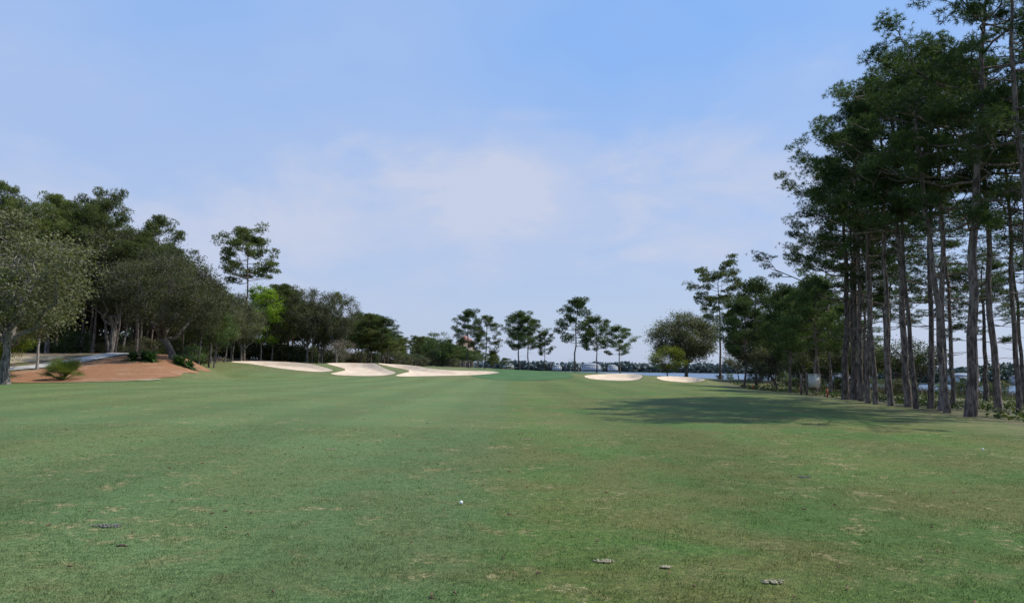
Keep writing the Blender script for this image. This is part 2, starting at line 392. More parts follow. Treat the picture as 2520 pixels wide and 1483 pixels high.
def pine_mesh(name, seed, H, cb, Rr, nb, r0, leafm, wander=.25, tuftn=30, flat=False, pad=.62, nl=11, ln=.27, w=.03, lower=6, topw=.45, flatten=.42):
    rng = np.random.default_rng(seed); B = Builder()
    n = 12; t = np.linspace(0, 1, n)
    wx = np.cumsum(rng.normal(size=n))*wander*.35; wy = np.cumsum(rng.normal(size=n))*wander*.35
    wx -= wx[0]; wy -= wy[0]
    tp = np.stack([wx, wy, t*H*.97 - .25*(t == 0)], 1)
    tr = r0*(1-t)**.75*.85 + .03 + r0*.25*np.exp(-t*25)
    B.tube(tp, tr, 10, 0)
    def tpos(u): return np.array([np.interp(u, t, tp[:, i]) for i in range(3)])
    az0 = rng.uniform(0, 6.28)
    Cs = []; Ds = []; Ts = []
    def padf(c, sc, k):
        off = rng.normal(size=(k, 3)); off /= np.linalg.norm(off, axis=1)[:, None]
        off *= rng.uniform(.1, 1, (k, 1))**.5
        off *= np.array([1, 1, flatten])*sc
        C = c + off; D = off*np.array([1, 1, 1.5]) + np.array([0, 0, .35*sc])
        D /= np.linalg.norm(D, axis=1)[:, None]+1e-9
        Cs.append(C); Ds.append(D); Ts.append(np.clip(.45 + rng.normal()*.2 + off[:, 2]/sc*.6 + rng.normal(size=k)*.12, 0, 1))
    for i in range(nb):
        u = (i + rng.uniform(0, 1))/nb; tt = cb + (1-cb)*u*.98
        p0 = tpos(tt); az = az0 + i*2.4 + rng.normal()*.5
        prof = (topw + (1-topw)*math.sin(math.pi*min(1, .28+.72*u))) if not flat else (.75+.25*math.sin(math.pi*u))
        if u > .85: prof *= .65
        L = Rr*prof*rng.uniform(.5, 1.15)
        el = R(rng.uniform(-5, 25) + 35*u**2)
        out = np.array([math.cos(az), math.sin(az), 0])
        s = np.linspace(0, 1, 6)
        zz = math.tan(el)*s*L*.8 + (-.12*np.sin(s*math.pi) + .18*s**3)*L
        pts = p0 + out[None]*(s*L)[:, None]; pts[:, 2] += zz
        pts[1:-1, :2] += rng.normal(size=(4, 2))*.06*L
        rb = max(.025, r0*.32*(1-tt)**.5+.012)*(L/Rr)**.5
        B.tube(pts, rb*(1-s)**.8+.012, 5, 0)
        padf(pts[-1], pad*rng.uniform(.8, 1.3), int(tuftn*1.1))
        for k in range(rng.integers(3, 7)):
            v = rng.uniform(.35, .97); q0 = np.array([np.interp(v, s, pts[:, j]) for j in range(3)])
            a2 = az + rng.choice([-1, 1])*rng.uniform(.4, 1.2); l2 = L*rng.uniform(.18, .42)
            q1 = q0 + np.array([math.cos(a2)*l2, math.sin(a2)*l2, l2*rng.uniform(.1, .6)])
            qm = (q0+q1)/2 + np.array([0, 0, -.06*l2])
            B.tube([q0, qm, q1], [rb*.45+.008, rb*.3+.006, .008], 4, 0)
            padf(q1, pad*rng.uniform(.65, 1.15), int(tuftn*rng.uniform(.5, 1.1)))
    padf(tp[-1]+np.array([0, 0, .1]), pad*1.1, int(tuftn*1.2))
    for k in range(lower):
        tt = rng.uniform(cb*.45, cb*1.05); p0 = tpos(tt); az = rng.uniform(0, 6.28); L = rng.uniform(.4, Rr*.45)
        d = np.array([math.cos(az), math.sin(az), rng.uniform(-.2, .4)])
        B.tube([p0, p0+d*L*.5+np.array([0,0,-.03]), p0+d*L], [.03, .02, .006], 4, 0)
    C = np.concatenate(Cs); D = np.concatenate(Ds); T = np.concatenate(Ts)
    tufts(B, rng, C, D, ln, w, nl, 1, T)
    return B.mesh(name, [bark_pine, leafm])

def oak_mesh(name, seed, H, Rr, leafm, bark, trunk=.22, nclump=90, per=170, leaf=.17, base_frac=.22, r0=.3, lean=(0, 0), clump=.85, irregular=.2, limbs=7, hollow=.45):
    rng = np.random.default_rng(seed); B = Builder()
    zt = H*trunk
    s = np.linspace(0, 1, 6)
    tp = np.stack([lean[0]*s**1.5 + rng.normal(size=6)*.05, lean[1]*s**1.5, s*zt - .2*(s == 0)], 1)
    B.tube(tp, r0*(1-.3*s)+r0*.4*np.exp(-s*8), 9, 0)
    top = tp[-1]; cz = H*(base_frac + 1)/2; hz = H*(1-base_frac)/2
    nodes = []
    for i in range(limbs):
        az = i*6.28/limbs + rng.normal()*.35; el = rng.uniform(.1, 1.2)
        tgt = np.array([math.cos(az)*math.cos(el)*Rr*.75, math.sin(az)*math.cos(el)*Rr*.75, cz - hz*.3 + math.sin(el)*hz*.95])
        k = 7; ss = np.linspace(0, 1, k)
        P = top[None] + (tgt-top)[None]*ss[:, None]
        P[1:-1] += rng.normal(size=(k-2, 3))*Rr*.055
        P[:, 2] += np.sin(ss*math.pi)*(-.04)*H
        B.tube(P, r0*.6*(1-ss)**.9*rng.uniform(.7, 1)+.02, 6, 0)
        for j in range(1, k): nodes.append((P[j], r0*.6*(1-ss[j])+.02))
    NP = np.array([a for a, _ in nodes]); NR = np.array([r for _, r in nodes])
    lobes = rng.normal(size=(7, 3)); lobes /= np.linalg.norm(lobes, axis=1)[:, None]
    for i in range(nclump):
        d = rng.normal(size=3); d /= np.linalg.norm(d)
        rr = (hollow + (1-hollow)*rng.uniform(0, 1)**.5) * (1 - irregular + irregular*2*max(0, (lobes@d).max()-.45))
        if d[2] < -.3: rr *= .85
        c = np.array([d[0]*Rr*rr, d[1]*Rr*rr, cz + d[2]*hz*rr]) + np.array([lean[0], lean[1], 0])*.6
        j = np.argmin(np.linalg.norm(NP-c, axis=1)); p0 = NP[j]
        mid = (p0+c)/2 + rng.normal(size=3)*.2
        B.tube([p0, mid, c], [min(NR[j]*.5, .07)+.008, .03, .008], 4, 0)
        k = int(per*rng.uniform(.6, 1.3)); sc = clump*rng.uniform(.7, 1.25)
        off = rng.normal(size=(k, 3))*np.array([.5, .5, .34])*sc
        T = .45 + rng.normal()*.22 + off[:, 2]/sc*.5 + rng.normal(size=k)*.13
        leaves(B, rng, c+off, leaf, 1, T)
    return B.mesh(name, [bark, leafm])

def place(name, me, x, y, s=1.0, rz=None, sz=None, tilt=0, parent=None, z=None):
    o = bpy.data.objects.new(name, me)
    o.location = (x, y, (H1(x, y) if z is None else z) - .05)
    o.rotation_euler = (tilt*random.uniform(-1, 1), tilt*random.uniform(-1, 1), random.uniform(0, 6.28) if rz is None else rz)
    o.scale = (s, s, sz or s)
    link(o, parent)
    return o

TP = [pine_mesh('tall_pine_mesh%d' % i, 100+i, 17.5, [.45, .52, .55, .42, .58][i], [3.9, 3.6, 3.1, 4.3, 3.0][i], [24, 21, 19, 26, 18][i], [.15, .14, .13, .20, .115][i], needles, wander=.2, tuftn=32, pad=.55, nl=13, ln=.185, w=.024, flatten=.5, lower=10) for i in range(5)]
MP = [pine_mesh('green_pine_mesh%d' % i, 200+i, 16, [.28, .36, .42][i], [4.1, 3.8, 4.2][i], 26, .18, [needles_l, needles_m, needles_m][i], tuftn=44, pad=1.0, nl=9, ln=.30, w=.055, topw=.35, flatten=.55) for i in range(3)]
FP = [pine_mesh('forest_pine_mesh%d' % i, 300+i, 18, [.42, .5][i], 3.6, 26, .17, needles_l, tuftn=32, pad=.9, nl=9, ln=.30, w=.05, flatten=.5) for i in range(2)]
LONE = pine_mesh('lone_pine_mesh', 415, 22.6, .63, 5.1, 28, .26, needles_l, wander=.3, tuftn=56, flat=True, pad=1.1, nl=9, ln=.30, w=.06, lower=9, flatten=.42)
AIRY = pine_mesh('airy_pine_mesh', 421, 19, .52, 5.0, 28, .2, needles_l, wander=.25, tuftn=50, flat=True, pad=.95, nl=9, ln=.30, w=.055, flatten=.45)
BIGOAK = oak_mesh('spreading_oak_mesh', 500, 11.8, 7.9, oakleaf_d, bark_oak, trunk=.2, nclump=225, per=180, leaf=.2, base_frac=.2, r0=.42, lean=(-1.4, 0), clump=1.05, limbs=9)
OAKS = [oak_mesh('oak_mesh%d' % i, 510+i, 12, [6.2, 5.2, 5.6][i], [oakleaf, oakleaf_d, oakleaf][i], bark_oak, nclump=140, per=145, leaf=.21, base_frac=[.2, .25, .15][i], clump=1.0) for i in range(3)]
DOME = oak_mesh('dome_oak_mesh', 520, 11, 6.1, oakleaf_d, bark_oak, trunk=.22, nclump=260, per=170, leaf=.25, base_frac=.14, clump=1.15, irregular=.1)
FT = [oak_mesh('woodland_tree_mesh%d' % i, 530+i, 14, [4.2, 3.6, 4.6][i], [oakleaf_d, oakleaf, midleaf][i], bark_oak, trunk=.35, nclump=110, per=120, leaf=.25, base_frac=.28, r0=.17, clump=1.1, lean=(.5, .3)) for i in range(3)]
BRIGHT = oak_mesh('bright_tree_mesh', 540, 14, 4.0, brightleaf, bark_oak, nclump=110, per=130, leaf=.24, base_frac=.12, r0=.18)
YEL = oak_mesh('yellow_tree_mesh', 541, 5.5, 3.4, yellowleaf, bark_oak, nclump=70, per=110, leaf=.2, base_frac=.1, r0=.12, clump=.8)
MIDT = oak_mesh('round_tree_mesh', 542, 8, 4.2, midleaf, bark_oak, nclump=90, per=130, leaf=.25, base_frac=.08, r0=.15)
BARE = oak_mesh('bare_tree_mesh', 543, 5, 2.6, brownleaf, bark_oak, nclump=70, per=45, leaf=.14, base_frac=.1, r0=.1)
SCRUB = [oak_mesh('scrub_oak_mesh%d' % i, 550+i, 5.5, 3.0, [bushleaf, oakleaf_d][i], bark_oak, trunk=.3, nclump=60, per=90, leaf=.18, base_frac=.35, r0=.11, lean=(.9, .2), clump=.75) for i in range(2)]
BUSH = [oak_mesh('bush_mesh%d' % i, 560+i, 2.4, 1.9, [bushleaf, midleaf, oakleaf_d][i], bark_oak, trunk=.1, nclump=36, per=80, leaf=.16, base_frac=-.1, r0=.05, clump=.55, hollow=.2) for i in range(3)]
MAG = oak_mesh('magnolia_mesh', 570, 8.3, 2.2, midleaf, bark_pale, trunk=.42, nclump=50, per=70, leaf=.26, base_frac=.4, r0=.12, clump=.75)

# --- right stand of tall pines
right = [ # x, y, height factor, variant, width scale
 (18.9,28,1.02,2,1.15),(18.3,31,1.06,3,1.1),(22.6,36,.98,1,1.1),(24.2,37,.9,4,1.0),(19.1,34,.99,4,1.15),(19.9,36,1.0,1,1.0),
 (20.3,37.6,.97,2,.95),(19.5,37.4,.95,4,.9),(19.8,38.6,1.01,0,1.1),(19.4,39.6,.97,2,1.0),(19.2,40.9,.94,4,1.0),(19.4,42.2,.98,1,.95),
 (20.3,45,.98,0,.95),(21.2,48,.92,3,.9),(21.9,50,.84,2,.9),(22.8,33,.95,0,1.0),(21.6,30.5,1.0,1,1.0),(20.0,46.5,.82,3,1.05)]
for i, (x, y, s, v, w) in enumerate(right):
    place('pine_tree', TP[v], x, y, w, rz=i*1.7+.9, sz=s, tilt=R(2.2))
back = [(25,44),(27,50),(29,41),(26,57),(30,62),(33,54),(28,68),(34,70),(31,47)]
for i, (x, y) in enumerate(back):
    place('pine_tree', [TP[0], TP[3], TP[1], TP[2]][i % 4], x, y, .85, sz=random.uniform(.58, .8), tilt=R(2))
for x, y, s in [(25.6,65,.62),(24.8,69,.6),(28.6,72,.66),(31,98,.86),(28.6,95,.7),(34,100,.75),(33,88,.68),(36,92,.7),(37,84,.66),(30,80,.6)]:
    place('pine_tree', MP[1], x, y, s*1.05, sz=s, tilt=R(2))
place('pine_tree', AIRY, 36.4, 135, 1, rz=.5)
place('oak_tree', DOME, 29.4, 130, 1, rz=1)
place('oak_tree', DOME, 38, 118, .85, rz=2)
place('small_tree', YEL, 25, 124, .95, rz=1)
for i in range(22):
    y = random.uniform(72, 128); x = np.interp(y, [72,100,128], [27.5,31.5,33]) + random.uniform(0, 11)
    place('scrub_oak', SCRUB[i % 2], x, y, random.uniform(.75, 1.15), tilt=R(6))
for i in range(26):
    y = random.uniform(60, 150); x = np.interp(y, [60,100,150], [31,35,33]) + random.uniform(2, 10)
    place('bush', BUSH[i % 3], x, y, random.uniform(.4, .8))
# --- centre pines around the green
for x, y, h, v, w in [(2.0,178,14,1,.95),(3.9,176,12.2,2,.85),(14.2,172,16.9,1,1.05),(19,172,12.4,2,.8),(24.2,172,10.6,2,.8),
                   (-9.9,180,13.9,1,.85),(-6.2,182,12.9,0,.75),(7.5,177,9,2,.5)]:
    place('pine_tree', MP[v], x, y, w, sz=h/16.3, tilt=R(2))
# --- left
place('pine_tree', LONE, -46.6, 135, .95, rz=5.3, sz=1)
place('oak_tree', BIGOAK, -36.6, 84, .95, rz=0, sz=1)
place('oak_tree', OAKS[0], -36.5, 56, 1.12, rz=1.1, sz=1.1)
place('oak_tree', OAKS[2], -43, 66, .95, rz=3.1, sz=1.05)
place('deciduous_tree', BRIGHT, -45.6, 141, 1.1, sz=1.04)
place('magnolia_tree', MAG, -44.6, 73, 1)
place('small_tree', YEL, -48.8, 74, .85)
place('thin_pine', FP[1], -34, 150, .35, sz=.78)
place('bare_tree', BARE, -30.5, 140, .95)
place('round_tree', MIDT, -17, 178, 1, sz=1)
wood = link(bpy.data.objects.new('woodland', None))
capx = [-400,0,120,180,265,330,390,450,500,560,620,700,760,815,850,880,930,960,1000,1060,1130,1200,1260]
capy = [430,440,470,480,488,545,555,610,655,690,705,690,712,740,775,755,765,800,812,812,835,850,868]
def capH(x, y):
    px = 1260+1900*x/y; hz = 906+.014*(px-1260)
    return max(3, (hz-np.interp(px, capx, capy))*y/1900 - 1.0)
def fill(x0, x1, d0, d1, n, mix_, lo=.72, hi=1.0):
    for i in range(n):
        px = random.uniform(x0, x1); d = d0 + (d1-d0)*((i+random.random())/n); x = (px-1260)/1900*d
        h = capH(x, d)*random.uniform(lo, hi)
        me, hh, nm = random.choice(mix_)
        s = min(1.25, max(.55, h/hh)); place(nm, me, x, d, s*random.uniform(.9, 1.1), sz=h/hh, tilt=R(3), parent=wood)
pf = [(FP[0],18,'pine'),(FP[1],18,'pine'),(FT[0],14.5,'tree'),(FT[1],14.5,'tree'),(FT[2],14.5,'tree'),(OAKS[1],12.5,'oak')]
fill(-330, 560, 92, 118, 44, pf)
fill(-330, 600, 118, 165, 52, pf)
fill(640, 830, 143, 175, 18, pf+[(OAKS[1],12.5,'oak')]*2)
pp = [(MP[0],16.3,'pine'),(MP[1],16.3,'pine'),(FP[0],18,'pine'),(FT[2],14.5,'tree')]
fill(835, 960, 155, 200, 16, pp)
fill(945, 1140, 195, 290, 30, pp)
fill(1130, 1262, 230, 290, 14, pp)
for x, y, h, m in [(-52,96,20.3,FP[0]),(-54.5,98,19.5,FP[0]),(-48.5,104,18.4,FP[1]),(-58,97,20,FP[1]),(-33,146,14.3,OAKS[1]),(-38,144,15,OAKS[1]),(-42,146,15.4,MP[0]),(-29,156,11.5,MP[0]),(-26.5,157,11,MP[1])]:
    place('pine_tree' if m not in OAKS else 'oak_tree', m, x, y, .9, sz=h/(12.5 if m in OAKS else 17.5), tilt=R(2))
for i in range(80):
    px = random.uniform(-330, 500); d = random.uniform(98, 140); x = (px-1260)/1900*d
    place('undergrowth', BUSH[i % 3], x, d, random.uniform(.6, 1.3), parent=wood)
for i in range(110):
    px = random.uniform(-330, 620); d = random.uniform(142, 185); x = (px-1260)/1900*d
    place('undergrowth', BUSH[(0, 2)[i % 2]], x, d, random.uniform(1.6, 2.6), parent=wood)
for i in range(70):
    px = random.uniform(640, 1130); d = random.uniform(145, 185) if px < 860 else random.uniform(165, 260); x = (px-1260)/1900*d
    place('undergrowth', BUSH[i % 3], x, d, random.uniform(.8, 1.8), parent=wood)
fill(-330, 600, 125, 185, 60, [(FT[0],14.5,'tree'),(FT[1],14.5,'tree'),(OAKS[1],12.5,'oak')], .38, .6)

# --- palmettos, cycads, agave
def rosette(name, seed, n, L, w, mat, arch=.5, fan=False):
    rng = np.random.default_rng(seed); B = Builder()
    for i in range(n):
        az = rng.uniform(0, 6.28); el = rng.uniform(.15, 1.35); l = L*rng.uniform(.7, 1.1)
        out = np.array([math.cos(az)*math.cos(el), math.sin(az)*math.cos(el), math.sin(el)])
        side = np.array([-math.sin(az), math.cos(az), 0])
        if fan:
            stem = out*l*.55; B.tube([[0,0,0], stem*.6, stem], [.02, .015, .01], 4, 0)
            upv = np.cross(side, out)
            for a in np.linspace(-1.25, 1.25, 13):
                d = out*math.cos(a) + side*math.sin(a) ; e = stem + d*l*.48 - np.array([0, 0, .10*l*abs(a)])
                s2 = np.cross(d, upv); s2 /= np.linalg.norm(s2)+1e-9
                mid = stem + d*l*.25
                B.add([stem, mid - s2*w*.5, e, mid + s2*w*.5], quads=[[0,1,2,3]], m=0, tint=rng.uniform(.2, .9))
        else:
            k = 6; s = np.linspace(0, 1, k)
            c = out[None]*(s*l)[:, None]; c[:, 2] -= arch*l*s**2*math.cos(el)
            ww = w*np.sin(np.pi*(.12+.86*s))
            v = np.concatenate([c - side*ww[:, None]*.5, c + side*ww[:, None]*.5])
            q = [[j, j+1, k+j+1, k+j] for j in range(k-1)]
            B.add(v, quads=q, m=0, tint=rng.uniform(.15, .95))
    return B.mesh(name, [mat])
AG = rosette('palmetto_mesh', 1, 60, 1.9, .06, palmleaf, fan=True)
CY = rosette('cycad_mesh', 2, 110, 1.4, .16, cycadleaf, arch=.7)
place('saw_palmetto', AG, -37.2, 64.5, 1.15, z=H1(-37.2, 64.5)+.05)
place('saw_palmetto', AG, -40.8, 60.5, 1.1); place('saw_palmetto', AG, -43, 62, 1.2); place('saw_palmetto', CY, -41.5, 62.3, 1.3)
for x, y, s in [(-37.6,80.5,1.2),(-36.9,79.6,1.25),(-39,80,1.3),(-34.3,80.5,1.2),(-33.6,81,1.1),(-38.3,81,1.2),(-35.2,81.5,1.1)]:
    place('cycad', CY, x, y, s)

# --- ground cover on the right bank (ivy / reeds)
rng = np.random.default_rng(5); B = Builder()
n = 26000; yy = rng.uniform(18, 110, n)**1.0; xx = fair_right(yy) + 1.5 + rng.uniform(0, 1, n)**1.3*24
patch = np.sin(xx*.9+1.3*np.sin(yy*.5)) + np.sin(yy*.7+xx*.3); k = patch > -.4
xx, yy = xx[k], yy[k]; zz = terrain(xx, yy) + rng.uniform(.02, .28, len(xx))
leaves(B, rng, np.stack([xx, yy, zz], 1), .2, 0, rng.uniform(0, 1, len(xx)))
link(bpy.data.objects.new('ground_cover', B.mesh('ground_cover', [bushleaf])))
reedm = simple('dry_reeds', (.25, .19, .11), (.14, .11, .06), 2)
B = Builder(); n = 9000; yy = rng.uniform(30, 120, n); xx = 42 + rng.normal(size=n)*1.8 ; kk = np.sin(yy*.25)+np.sin(yy*.11) > -.2
xx, yy = xx[kk], yy[kk]; zz = terrain(xx, yy); h = rng.uniform(.3, .95, len(xx)); dx = rng.normal(size=len(xx))*.12
v = np.stack([np.stack([xx-.03, yy, zz], 1), np.stack([xx+.03, yy, zz], 1), np.stack([xx+dx, yy+dx, zz+h], 1)], 1).reshape(-1, 3)
B.add(v, tris=np.arange(len(v)).reshape(-1, 3), m=0)
link(bpy.data.objects.new('reeds', B.mesh('reeds', [reedm])))

# --- close turf blades
rng = np.random.default_rng(9)
n = 480000
yy = 3.5 + 17*rng.uniform(0, 1, n)**1.5; xx = rng.uniform(-1, 1, n)*(yy*.72 + 1.2)
clump = np.sin(xx*7.1+2*np.sin(yy*3.3))*np.sin(yy*6.3+1.7*np.sin(xx*4.1))
kk = rng.uniform(0, 1, n) < .65+.35*clump; xx, yy, clump = xx[kk], yy[kk], clump[kk]; n = len(xx)
zz = terrain(xx, yy); h = rng.uniform(.008, .022, n)*(1+.35*clump); ang = rng.uniform(0, 6.28, n); w = .0024
lx = rng.normal(size=n)*.010; ly = rng.normal(size=n)*.010
v = np.stack([np.stack([xx-np.cos(ang)*w, yy-np.sin(ang)*w, zz-.002], 1), np.stack([xx+np.cos(ang)*w, yy+np.sin(ang)*w, zz-.002], 1), np.stack([xx+lx, yy+ly, zz+h], 1)], 1).reshape(-1, 3)
me = make_mesh('grass_blades', v, [(np.arange(n*3).reshape(-1, 3), 0)], [ground_material(True)])
link(bpy.data.objects.new('grass', me))

# ------------------------------------------------------------------ small objects
white = simple('ball_white', (.82, .82, .82), (.8, .8, .8), 5, .35, spec=.5)
def golf_ball(x, y):
    bpy.ops.mesh.primitive_uv_sphere_add(segments=48, ring_count=32, radius=.0213, location=(x, y, H1(x, y)+.026))
    o = bpy.context.object; o.name = 'golf_ball'; o.data.name = 'golf_ball'
    co = np.array([v.co for v in o.data.vertices]); d = co/np.linalg.norm(co, axis=1)[:, None]
    k = 180; i = np.arange(k); ph = np.arccos(1-2*(i+.5)/k); th = i*2.39996
    F = np.stack([np.sin(ph)*np.cos(th), np.sin(ph)*np.sin(th), np.cos(ph)], 1)
    mx = (d@F.T).max(1); dimp = np.clip((mx-.994)/.006, 0, 1)
    co = d*(.0213 - .0006*dimp[:, None]); o.data.vertices.foreach_set('co', co.ravel())
    o.data.materials.append(white)
    for p in o.data.polygons: p.use_smooth = True
golf_ball(-.565, 9.25)
golf_ball(10.05, 16.6)

# divots, bark, cone
m_divot = simple('divot_sand', (.42, .36, .26), (.2, .2, .1), 60, .95, .5)
m_grey = simple('grey_bark', (.25, .24, .23), (.1, .09, .08), 40, .9, .5)
def divot(x, y, r, mat, name):
    rng = np.random.default_rng(int(abs(x*100))+int(y*7)); z = H1(x, y); B = Builder()
    n = 90; a = rng.uniform(0, 6.28, n); rr = r*rng.uniform(0, 1, n)**.7*1.15
    for j in range(n):
        cx, cy = x+math.cos(a[j])*rr[j]*1.3, y+math.sin(a[j])*rr[j]*.8
        B.box((cx, cy, z+.008+rng.uniform(0, .006)), (.012*rng.uniform(.5, 1.8), .009*rng.uniform(.6, 1.5), .008), 0, rng.uniform(0, 3))
    link(bpy.data.objects.new(name, B.mesh(name, [mat])))
divot(-3.95, 7.75, .10, m_grey, 'divot'); divot(.8, 6.62, .06, m_divot, 'divot'); divot(2.02, 6.05, .06, m_divot, 'divot')
divot(1.28, 6.45, .03, m_divot, 'divot'); divot(-3.4, 14.9, .08, m_divot, 'divot'); divot(-9.3, 14, .1, m_divot, 'divot'); divot(.4, 17.5, .1, m_divot, 'divot'); divot(4.5,12,.07,m_grey,'divot')
def bark_chip(x, y, L, rz):
    B = Builder(); z = H1(x, y)
    s = np.linspace(-.5, .5, 6); c, sn = math.cos(rz), math.sin(rz)
    pts = np.stack([x+s*L*c, y+s*L*sn, z+.018+.012*np.cos(s*3)], 1); B.tube(pts, L*.09*np.array([.3, .9, 1, 1.1, .8, .2]), 6, 0)
    link(bpy.data.objects.new('bark_piece', B.mesh('bark_piece', [simple('bark_piece', (.13, .08, .06), (.05, .03, .025), 50)])))
bark_chip(-3.35, 6.85, .11, .1); bark_chip(-.52, 5.45, .06, .3); bark_chip(-4.75, 7.1, .3, .5)
B = Builder(); rng = np.random.default_rng(3)
for i in range(220):
    y = rng.uniform(5.5, 40); x = rng.uniform(-.62, .62)*y; z = H1(x, y); a = rng.uniform(0, 3.1); L = rng.uniform(.02, .06)
    B.tube([[x, y, z+.015], [x+math.cos(a)*L*.5, y+math.sin(a)*L*.5, z+.022], [x+math.cos(a)*L, y+math.sin(a)*L, z+.014]], [.004, .010, .003], 5, 0)
link(bpy.data.objects.new('leaf_litter', B.mesh('leaf_litter', [simple('litter_bits', (.2, .11, .06), (.1, .06, .04), 30)])))

# hazard stakes
m_red = simple('red_paint', (.45, .06, .03), (.35, .05, .03), 6, .5)
def stake(x, y):
    B = Builder(); z = H1(x, y); B.box((x, y, z+.3), (.06, .06, .66), 0)
    B.add([[x-.03,y-.03,z+.63],[x+.03,y-.03,z+.63],[x+.03,y+.03,z+.63],[x-.03,y+.03,z+.63],[x,y,z+.70]], tris=[[0,1,4],[1,2,4],[2,3,4],[3,0,4]], m=0)
    link(bpy.data.objects.new('hazard_stake', B.mesh('hazard_stake', [m_red])))
stake(21.4, 52.5); stake(24.6, 66); stake(26.8, 86)
# utility box on legs
m_box = simple('utility_box_paint', (.52, .51, .46), (.44, .43, .38), 2, .5)
m_wood = simple('post_wood', (.2, .16, .12), (.12, .1, .08), 6)
m_dark = simple('dark_metal', (.06, .06, .06), (.04, .04, .04), 6, .4)
ux, uy = 24.6, 63; uz = H1(ux, uy)
e = link(bpy.data.objects.new('utility_box', None)); 
B = Builder(); B.box((ux, uy, uz+1.15), (.8, .4, 1.0), 0); B.box((ux, uy-.01, uz+1.68), (.9, .52, .06), 0); B.box((ux, uy-.215, uz+1.15), (.70, .03, .88), 0); B.box((ux+.28, uy-.24, uz+1.15), (.04, .03, .12), 1)
link(bpy.data.objects.new('cabinet', B.mesh('cabinet', [m_box, m_dark])), e)
B = Builder(); B.box((ux-.55, uy+.1, uz+.9), (.1, .1, 1.9), 0); B.box((ux+.55, uy+.1, uz+.8), (.1, .1, 1.7), 0); B.box((ux, uy+.27, uz+.55), (1.0, .06, .1), 0)
B.box((ux-1.0, uy+.1, uz+.85), (.12, .12, 1.8), 0)
link(bpy.data.objects.new('posts', B.mesh('posts', [m_wood])), e)

# flagstick
fx, fy = 12.2, 158; fz = H1(fx, fy)
e = link(bpy.data.objects.new('golf_flag', None))
B = Builder(); B.tube([[fx, fy, fz-.1], [fx, fy, fz+1.1], [fx, fy, fz+2.25]], [.02, .018, .014], 8)
link(bpy.data.objects.new('pole', B.mesh('pole', [simple('pole_white', (.8, .8, .75), None, 3, .4)])), e)
B = Builder(); u = np.linspace(0, 1, 8); top = np.stack([fx+.01+u*.5, fy+.05*np.sin(u*6), fz+2.2-.03*u], 1); bot = top - np.array([0, 0, .36])
B.add(np.concatenate([top, bot]), quads=[[i, i+1, 9+i, 8+i] for i in range(7)])
link(bpy.data.objects.new('flag', B.mesh('flag', [simple('flag_cloth', (.75, .72, .7), None, 3, .7)])), e)

